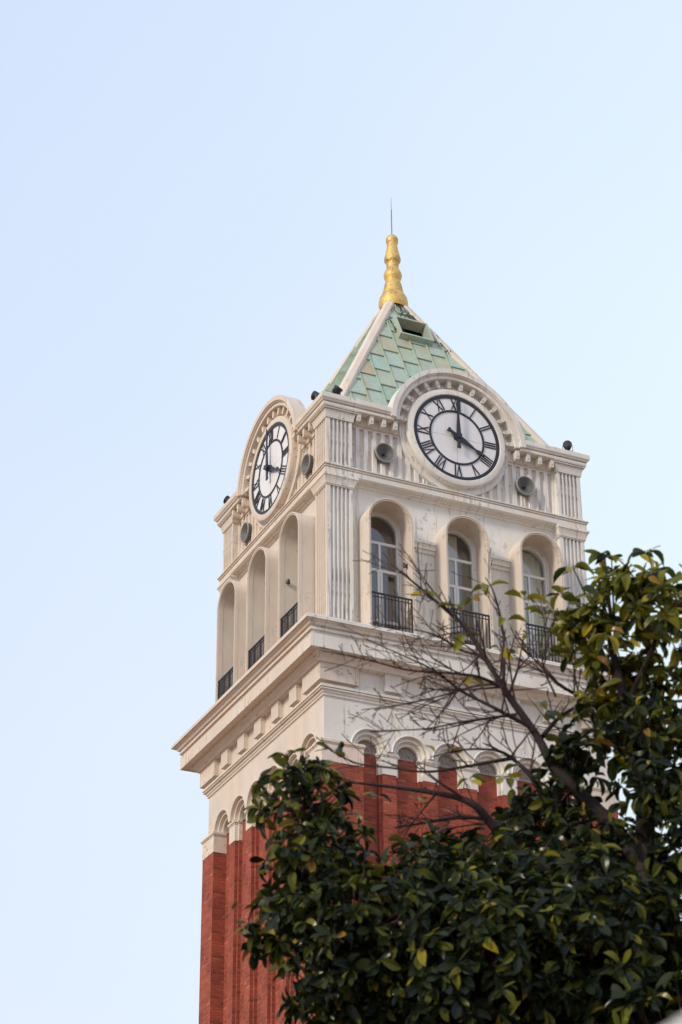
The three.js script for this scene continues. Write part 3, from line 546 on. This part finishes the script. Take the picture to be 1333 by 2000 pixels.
roofCable(5, [[-0.25, 40.3, 0.35, 39.95, 5], [-0.35, 39.95, 0.55, 39.6, 9], [-0.1, 40.15, 0.45, 39.7, 6]], 'tangled black light cable above the roof hatch under the finial');
roofCable(9, [[-0.75, 39.25, -0.35, 38.95, 3], [-0.55, 38.85, -0.2, 38.7, 3]], 'short black light cable left of the roof hatch');
roofCable(12, [[0.62, 39.4, 1.05, 38.8, 4], [0.7, 38.9, 1.35, 38.2, 6]], 'black light cable hanging along the right roof hip beside the hatch');

// ------------------------------------------------------------------ broadleaf tree with leafless boughs
const tree = group('broadleaf_tree');
tree.position.set(-18.565, 0, 39.931); tree.rotation.y = -YAW;
tag(tree, 'dark glossy broadleaf tree with leafless boughs in front of the tower', 'tree');
const tr = rng(2024);
function spline(points, r0, r1, n) {
  const c = new THREE.CatmullRomCurve3(points.map((p) => new THREE.Vector3(...p))), pts = c.getPoints(n);
  return [pts.map((p) => [p.x, p.y, p.z]), pts.map((_, i) => r0 + (r1 - r0) * Math.pow(i / n, 0.8))];
}
const limbs = {
  trunk: [[[0, -0.05, 0], [-0.12, 1.4, 0.05], [-0.25, 2.8, 0.02], [-0.22, 4.16, 0], [-0.16, 5.48, 0], [-0.13, 6.12, 0], [-0.08, 6.62, 0], [-0.08, 7.0, -0.1], [-0.15, 7.53, -0.1], [-0.22, 8.01, -0.1], [-0.24, 8.28, -0.1]], 0.17, 0.004],
  a: [[[-0.15, 5.64, 0], [-0.37, 5.99, -0.1], [-0.6, 6.26, -0.1], [-0.87, 6.46, -0.2]], 0.07, 0.04],
  b: [[[-0.18, 5.03, 0], [-0.68, 5.28, 0.2], [-1.27, 5.56, 0.3], [-1.69, 5.71, 0.3], [-2.11, 6.0, 0.3], [-2.2, 6.52, 0.3]], 0.075, 0.01],
  c: [[[-0.11, 6.28, 0], [-0.31, 6.7, -0.2], [-0.53, 6.9, -0.1], [-0.64, 7.04, -0.1]], 0.06, 0.036],
  d: [[[-0.06, 6.93, -0.1], [-0.12, 7.15, -0.2], [-0.26, 7.37, -0.3]], 0.035, 0.02],
  e: [[[-0.13, 7.42, -0.1], [-0.01, 7.66, 0], [0.14, 7.98, 0.1]], 0.028, 0.01],
  f: [[[-0.08, 6.55, 0], [0.07, 6.79, -0.1], [0.19, 7.0, -0.1], [0.6, 7.3, -0.2]], 0.04, 0.015],
  g: [[[-0.2, 4.6, 0], [0.5, 5.2, 0.2], [1.3, 5.9, 0.3], [1.9, 6.6, 0.3]], 0.09, 0.02],
  h: [[[-0.15, 5.6, 0], [0.4, 6.2, -0.5], [0.9, 6.9, -0.9]], 0.06, 0.02],
};
for (const [k, [p, r0, r1]] of Object.entries(limbs)) { const [q, r] = spline(p, r0, r1, p.length * 4); mesh(k === 'trunk' ? 'trunk' : 'limb', [tube(q, r, 9)], M.bark, tree); }
const bare = {
  main: [[[-0.64, 7.04, -0.1], [-0.71, 7.21, -0.1], [-0.87, 7.45, -0.05], [-0.93, 7.53, 0], [-1.05, 7.76, 0], [-1.16, 7.96, 0], [-1.26, 8.06, 0], [-1.37, 8.17, 0], [-1.51, 8.25, 0.1], [-1.63, 8.36, 0.1]], 0.032, 0.004],
  vert: [[[-0.92, 7.53, 0], [-0.91, 7.71, 0], [-0.9, 7.94, -0.1], [-0.92, 8.12, -0.1], [-0.96, 8.28, -0.1], [-1.0, 8.36, -0.1]], 0.014, 0.003],
  l1: [[[-0.92, 7.51, 0], [-1.07, 7.54, 0.1], [-1.2, 7.52, 0.2], [-1.53, 7.55, 0.2], [-1.77, 7.57, 0.3], [-2.01, 7.63, 0.3]], 0.013, 0.003],
  l2: [[[-0.75, 7.26, -0.05], [-0.88, 7.31, 0], [-1.01, 7.34, 0.1], [-1.2, 7.45, 0.1], [-1.36, 7.54, 0.2], [-1.56, 7.65, 0.2], [-1.8, 7.77, 0.2]], 0.017, 0.003],
  l3: [[[-0.84, 7.35, -0.05], [-1.0, 7.35, -0.1], [-1.2, 7.32, -0.1], [-1.42, 7.32, -0.2], [-1.75, 7.31, -0.2]], 0.012, 0.003],
  l4: [[[-0.95, 7.54, 0], [-1.08, 7.62, -0.2], [-1.28, 7.56, -0.2], [-1.52, 7.5, -0.2], [-1.83, 7.5, -0.3]], 0.010, 0.003],
  l5: [[[-1.04, 7.74, 0], [-1.18, 7.83, -0.1], [-1.34, 7.94, -0.1], [-1.54, 8.04, -0.2], [-1.77, 8.08, -0.2]], 0.010, 0.0025],
  r1: [[[-0.26, 7.37, -0.3], [-0.41, 7.58, -0.3], [-0.55, 7.63, -0.2], [-0.69, 7.8, -0.2], [-0.8, 7.91, -0.2]], 0.018, 0.004],
  r2: [[[-0.67, 7.26, -0.2], [-0.54, 7.44, -0.3], [-0.41, 7.53, -0.3], [-0.27, 7.69, -0.3]], 0.018, 0.006],
  rv: [[[-0.57, 7.54, -0.2], [-0.64, 7.76, -0.2], [-0.64, 7.95, -0.2], [-0.57, 8.17, -0.2]], 0.008, 0.003],
  low: [[[-0.69, 6.84, -0.2], [-0.77, 6.95, -0.1], [-0.88, 7.07, -0.1], [-0.98, 7.08, 0], [-1.18, 7.09, 0], [-1.4, 7.04, 0]], 0.020, 0.004],
  low2: [[[-0.88, 7.07, -0.1], [-1.05, 7.0, 0], [-1.21, 6.97, 0], [-1.44, 6.9, 0.1], [-1.66, 6.93, 0.1], [-1.86, 6.96, 0.1], [-2.03, 7.05, 0.1]], 0.014, 0.004],
  stub: [[[-0.87, 6.46, -0.2], [-1.03, 6.63, -0.1], [-1.14, 6.72, 0], [-1.25, 6.77, 0], [-1.44, 6.81, 0], [-1.7, 6.85, 0], [-1.95, 6.84, 0.1]], 0.038, 0.006],
  stub2: [[[-0.89, 6.63, -0.2], [-1.05, 6.7, -0.2], [-1.24, 6.71, -0.2], [-1.44, 6.68, -0.2], [-1.63, 6.61, -0.1]], 0.020, 0.006],
};
const V3 = (p) => new THREE.Vector3(...p);
function twigs(list, pts, rad, count, len, depth) {        // side shoots, curving up towards the light
  for (let i = 0; i < count; i++) {
    const f = 0.18 + 0.82 * (i + tr()) / count, k = Math.min(pts.length - 2, Math.floor(f * (pts.length - 1))), p = V3(pts[k]), t = V3(pts[k + 1]).sub(p).normalize();
    const side = new THREE.Vector3(tr() - 0.62, tr() * 0.95 - 0.36, tr() - 0.5).normalize(), dir = t.clone().multiplyScalar(0.55 + 0.5 * tr()).addScaledVector(side, 0.9).normalize();
    const l = len * (0.35 + 0.9 * tr()) * (1.15 - 0.6 * f), q = [pts[k]], n = 5; let cur = p.clone();
    for (let j = 1; j <= n; j++) { dir.addScaledVector(new THREE.Vector3(tr() - 0.5, tr() - 0.42, tr() - 0.5), 0.22).normalize(); cur = cur.clone().addScaledVector(dir, l / n); q.push([cur.x, cur.y, cur.z]); }
    const r0 = Math.min(rad[k] * 0.6, 0.0044 + l * 0.010);
    list.push(tube(q, q.map((_, j) => r0 + (0.0034 - r0) * j / n), 4));
    if (depth > 0) twigs(list, q, q.map(() => r0), 2 + Math.floor(tr() * 3), l * 0.5, depth - 1);
  }
}
for (const [k, [p, r0, r1]] of Object.entries(bare)) {
  const [q, r] = spline(p, r0, r1, p.length * 4); const b = mesh('bare_bough', [tube(q, r, 7)], M.bark, tree);
  const list = []; twigs(list, q, r, k === 'main' ? 24 : k.startsWith('stub') || k.startsWith('low') ? 8 : k === 'vert' || k === 'rv' ? 7 : 17, k === 'main' ? 0.55 : 0.40, 1);
  const tw = mesh('twigs', list, M.twig, b); tw.userData.kind = 'stuff';
}

// leaves: obovate, folded along the midrib and drooping; whorls at the shoot ends
function leafShape(fold, droop, twist, wide) {
  const rows = [[0, 0.012], [0.10, 0.022], [0.30, 0.115], [0.52, 0.178], [0.72, 0.195], [0.88, 0.140], [1, 0.004]], pos = [], uv = [];
  const pt = (i, s) => { const [t, w] = rows[i], a = twist * t, x = s * w * wide, z = Math.abs(s) * w * fold; return [x * Math.cos(a) - z * Math.sin(a), t * (1 - 0.3 * droop * t), x * Math.sin(a) + z * Math.cos(a) - droop * t * t]; };
  for (let i = 0; i + 1 < rows.length; i++) for (const s of [-1, 1]) { const A = pt(i, 0), B = pt(i, s), Cc = pt(i + 1, s), D = pt(i + 1, 0); const q = s > 0 ? [A, B, Cc, A, Cc, D] : [A, Cc, B, A, D, Cc]; for (const v of q) { pos.push(...v); uv.push(v[0] + 0.5, v[1]); } }
  const g = fromTris(pos); g.setAttribute('uv', new THREE.Float32BufferAttribute(uv, 2)); return toCreasedNormals(g, 0.5);
}
const leafGeos = [leafShape(0.32, 0.20, 0.1, 1), leafShape(0.75, 0.36, -0.5, 0.92), leafShape(0.15, 0.08, 0.4, 0.85), leafShape(1.1, 0.5, 0.6, 1.0)];
const leafMat = (r, g, b, t = 0.45) => new THREE.MeshPhysicalMaterial({ color: lin(r, g, b), roughness: 0.75, transmission: t, thickness: 0, clearcoat: 0.5, clearcoatRoughness: 0.2, specularIntensity: 0.12, side: THREE.DoubleSide });
const leafColours = [[0.017, 0.028, 0.010], [0.032, 0.047, 0.011], [0.011, 0.020, 0.010], [0.12, 0.135, 0.017], [0.22, 0.215, 0.022], [0.40, 0.32, 0.025], [0.34, 0.19, 0.03]];
const leafMats = leafColours.map((c) => leafMat(...c));
const bulkMat = leafMat(1, 1, 1);
const leaves = [];                                         // { m: Matrix4, c: colour number, z, y, x }
function whorl(x, y, z, axis, n, size, yellow) {
  const ax = axis.clone().normalize(), a = new THREE.Vector3(0.3, 0.1, 0.9).cross(ax).normalize(), b = ax.clone().cross(a), ph = tr() * 6.28;
  for (let i = 0; i < n; i++) {
    const th = ph + i * 2.4 + (tr() - 0.5) * 0.5, tilt = 0.55 + 0.75 * tr(), dir = a.clone().multiplyScalar(Math.cos(th)).addScaledVector(b, Math.sin(th)).multiplyScalar(Math.sin(tilt)).addScaledVector(ax, Math.cos(tilt));
    dir.y -= 0.25 + 0.55 * tr(); dir.normalize();
    const nrm = ax.clone().addScaledVector(new THREE.Vector3(tr() - 0.5, tr() - 0.3, tr() - 0.5), 1.5), sx = dir.clone().cross(nrm).normalize(), nz = sx.clone().cross(dir).normalize();
    const s = size * (0.55 + 0.75 * tr()), m = new THREE.Matrix4().makeBasis(sx.multiplyScalar(s * (0.9 + 0.25 * tr())), dir.clone().multiplyScalar(s), nz.multiplyScalar(s));
    m.setPosition(x + ax.x * -0.03 * i / n, y + ax.y * -0.03 * i / n, z + ax.z * -0.03 * i / n);
    const q = tr(); leaves.push({ m, x, y, z, v: Math.floor(tr() * 4), c: q < yellow ? (tr() < 0.62 ? 4 : tr() < 0.75 ? 5 : 6) : q < yellow + (y > 7.3 ? 0.34 : x < -1.7 && y > 5.9 ? 0.30 : 0.17) ? 3 : q < yellow + 0.5 ? 1 : q < yellow + 0.75 ? 0 : 2 });  // extra bright olive leaves left and high up stand in for sunlit highlights
  }
}
const lobes = [[-2.22, 6.62, 0.3, 0.28, 0.31], [-2.15, 6.07, 0.5, 0.30, 0.33], [-2.35, 5.89, 0.2, 0.23, 0.20], [-1.87, 5.77, 0.6, 0.43, 0.44], [-1.47, 5.93, 0.3, 0.46, 0.44], [-0.92, 6.22, 0, 0.43, 0.37], [-1.81, 5.5, 0.2, 0.50, 0.37], [-1.19, 5.49, 0.5, 0.60, 0.52], [-0.54, 5.7, 0.3, 0.60, 0.59], [-0.35, 6.43, -0.3, 0.43, 0.37], [-0.22, 7.32, -0.2, 0.30, 0.36], [-0.18, 8.0, -0.1, 0.34, 0.45], [0.12, 8.0, 0.2, 0.25, 0.30], [-0.46, 6.98, -0.1, 0.26, 0.30], [0.1, 7.55, -0.3, 0.25, 0.26], [0.13, 7.04, -0.2, 0.20, 0.29], [0.02, 6.12, -0.1, 0.26, 0.40], [-0.67, 6.81, -0.5, 0.30, 0.26], [-1.28, 6.47, -0.3, 0.30, 0.22], [-2.02, 6.57, -0.2, 0.20, 0.26],
  [-0.40, 7.98, 0.05, 0.12, 0.14], [-0.12, 6.75, 0.28, 0.17, 0.2], [-0.02, 7.2, 0.2, 0.16, 0.2], [0.12, 6.55, 0.25, 0.16, 0.2],
  // the rest of the crown: lower skirts, the far side and the part right of the picture
  [-1.7, 5.0, 0.1, 0.6, 0.4], [-0.9, 4.8, 0.2, 0.7, 0.5], [0.0, 4.9, 0.5, 0.8, 0.6], [0.7, 5.5, 0.4, 0.7, 0.6], [1.4, 6.0, 0.2, 0.7, 0.6], [1.9, 6.7, 0.2, 0.5, 0.5], [0.9, 7.0, -0.5, 0.6, 0.6], [0.7, 7.7, -0.2, 0.45, 0.45], [0.3, 5.6, -0.9, 0.8, 0.7], [-0.8, 5.6, -0.9, 0.8, 0.6], [-0.2, 6.5, -1.0, 0.5, 0.4], [1.1, 6.2, -0.9, 0.7, 0.6], [0.5, 6.3, 0.3, 0.4, 0.45]];
const shoots = [];
lobes.forEach(([cx, cy, cz, rx, ry], li) => {
  const rz = Math.max(rx, ry) * 1.05, n = Math.round(rx * ry * rz * 4.19 * (li < 24 ? (li >= 10 && li <= 16 ? 140 : 400) : 150) + 9);
  for (let i = 0; i < n; i++) {
    const d = new THREE.Vector3(tr() * 2 - 1, tr() * 2 - 1, tr() * 2 - 1); if (d.lengthSq() > 1) { i--; continue; } d.normalize();
    const k = Math.pow(tr(), 0.42) * 1.02, x = cx + d.x * rx * k, y = cy + d.y * ry * k, z = cz + d.z * rz * k;
    const ax = d.clone().multiplyScalar(0.9).add(new THREE.Vector3(0, 0.55, 0.1)), high = y > 7.4;
    whorl(x, y, z, ax, 6 + Math.floor(tr() * 4), li >= 10 && li <= 16 ? 0.138 : li < 24 ? 0.12 : 0.145, high ? 0.42 : 0.06);
    const base = new THREE.Vector3(cx, cy - ry * 0.3, cz).lerp(new THREE.Vector3(x, y, z), 0.25 + 0.3 * tr()), mid = base.clone().lerp(new THREE.Vector3(x, y, z), 0.55).add(new THREE.Vector3(0, -0.03, 0));
    if (i % 2 === 0) shoots.push(tube([[base.x, base.y, base.z], [mid.x, mid.y, mid.z], [x, y, z]], [0.007, 0.005, 0.003], 4));
  }
});
// long shoots that stand out of the upper crown
for (let i = 0; i < 34; i++) {
  const [cx, cy, cz, rx, ry] = [lobes[12], lobes[11], lobes[12], lobes[14], lobes[14], lobes[11], lobes[15]][i % 7], a = 0.2 + tr() * 2.75, k = 1.02 + 0.24 * tr(), x = cx + Math.cos(a) * rx * k, y = cy + Math.sin(a) * ry * k, z = cz + (tr() - 0.5) * 0.4;
  shoots.push(tube([[cx + Math.cos(a) * rx * 0.3, cy, cz], [cx + Math.cos(a) * rx * 0.8, cy + Math.sin(a) * ry * 0.7, (cz + z) / 2], [x, y, z]], [0.009, 0.006, 0.004], 5));
  whorl(x, y, z, new THREE.Vector3(Math.cos(a) * 0.6, 0.9, 0.2), 5 + Math.floor(tr() * 3), 0.148, 0.40);
  whorl(x * 0.6 + cx * 0.4, y * 0.6 + cy * 0.4, (z + cz) / 2, new THREE.Vector3(Math.cos(a), 0.5, 0.3), 4, 0.14, 0.25);
}
// the last yellow leaves on the bare boughs and a few fresh sprigs
for (const [x, y, z, n, s, yel] of [[-1.10, 8.22, -0.1, 5, 0.15, 0.9], [-1.2, 8.10, 0, 4, 0.14, 0.9], [-0.74, 8.24, -0.15, 7, 0.15, 0.85], [-1.16, 7.90, 0, 3, 0.14, 0.8], [-0.93, 7.80, 0.02, 4, 0.13, 0.6], [-1.14, 7.56, 0.1, 2, 0.13, 0.9], [-0.66, 7.86, -0.2, 3, 0.13, 0.9], [-1.44, 7.12, 0, 3, 0.12, 0.9], [-1.28, 7.10, 0, 3, 0.12, 0.9], [-0.95, 6.92, 0, 6, 0.14, 0.7], [-1.16, 6.90, 0, 4, 0.13, 0.7], [-2.0, 7.06, 0.1, 6, 0.14, 0], [-1.74, 6.76, 0.1, 4, 0.14, 0.3], [-1.48, 6.78, 0, 4, 0.12, 0.5], [-0.62, 7.45, -0.2, 5, 0.14, 0.3], [-2.62, 5.98, 0.2, 2, 0.12, 0.5], [-1.42, 8.16, 0.05, 2, 0.12, 1], [-0.45, 8.1, -0.1, 5, 0.15, 0.4], [-0.98, 8.3, -0.1, 4, 0.15, 0.95], [-0.62, 8.14, -0.2, 5, 0.14, 0.9], [-0.88, 8.06, -0.1, 3, 0.14, 0.9], [-0.72, 7.98, -0.2, 4, 0.13, 0.7], [-1.22, 7.98, 0, 3, 0.13, 0.9], [-0.5, 7.86, -0.25, 5, 0.14, 0.6]]) whorl(x, y, z, new THREE.Vector3((tr() - 0.5) * 0.8, 0.9, 0.3), n, s, yel);
mesh('shoots', shoots, M.twig, tree).userData.kind = 'stuff';
// the leaves that show largest are single leaves, the rest one mass
const shown = (l) => l.x < 0.3 && l.y > 5.25;
leaves.forEach((l) => { l.rank = shown(l) ? l.z + (l.y > 7.7 ? 0.45 : 0) + (l.c >= 4 ? 0.35 : 0) + (l.x < -2.3 ? 0.3 : 0) : -9; });
leaves.sort((a, b) => b.rank - a.rank);
leaves.slice(0, 300).forEach((l) => { const m = inst('leaf', leafGeos[l.v], leafMats[l.c], tree); m.applyMatrix4(l.m); });
leafGeos.forEach((geo, v) => {
  const rest = leaves.slice(300).filter((l) => l.v === v), im = new THREE.InstancedMesh(geo, bulkMat, rest.length), c = new THREE.Color();
  rest.forEach((l, i) => { im.setMatrixAt(i, l.m); const k = 0.75 + 0.5 * tr(), q = leafColours[l.c]; im.setColorAt(i, c.setRGB(q[0] * k, q[1] * k, q[2] * k)); });
  im.name = 'foliage'; im.castShadow = im.receiveShadow = true; im.userData.kind = 'stuff'; tree.add(im);
});
console.log('leaves', leaves.length);

// ------------------------------------------------------------------ pale parasol close to the camera
{
  const t = group('parasol'); t.position.set(-23.52, 0, 49.42);
  const R0 = 1.25, yr = 2.225, ya = 2.93, n = 8, tri = [], bars = [];
  for (let i = 0; i < n; i++) {
    const a = i / n * Math.PI * 2 + 0.4416, b = (i + 1) / n * Math.PI * 2 + 0.4416, m = (a + b) / 2;
    const A = [Math.cos(a) * R0, yr, Math.sin(a) * R0], B = [Math.cos(b) * R0, yr, Math.sin(b) * R0], Mm = [Math.cos(m) * R0 * 0.93, yr + 0.015, Math.sin(m) * R0 * 0.93], T = [0, ya, 0];
    tri.push(...A, ...Mm, ...T, ...Mm, ...B, ...T);
    const v = (p) => [p[0], p[1] - 0.14, p[2]]; tri.push(...A, ...v(A), ...v(Mm), ...A, ...v(Mm), ...Mm, ...Mm, ...v(Mm), ...v(B), ...Mm, ...v(B), ...B);
    bars.push(tube([[A[0] * 0.98, A[1] - 0.02, A[2] * 0.98], [0, ya - 0.04, 0]], [0.009, 0.009], 5));
  }
  mesh('canopy', [fromTris(tri)], M.canvas, t);
  for (const b of bars) mesh('rib', [b], M.steel, t);
  mesh('pole', [tube([[0, 0.02, 0], [0, ya + 0.05, 0]], [0.024, 0.024], 12)], M.steel, t);
  { const b = new THREE.CylinderGeometry(0.28, 0.3, 0.08, 28); b.translate(0, 0.04, 0); mesh('base', [b], M.lamp, t); }
  tag(t, 'pale grey parasol canopy at the bottom right corner, out of focus', 'parasol');
}
renderer.render(scene, camera);
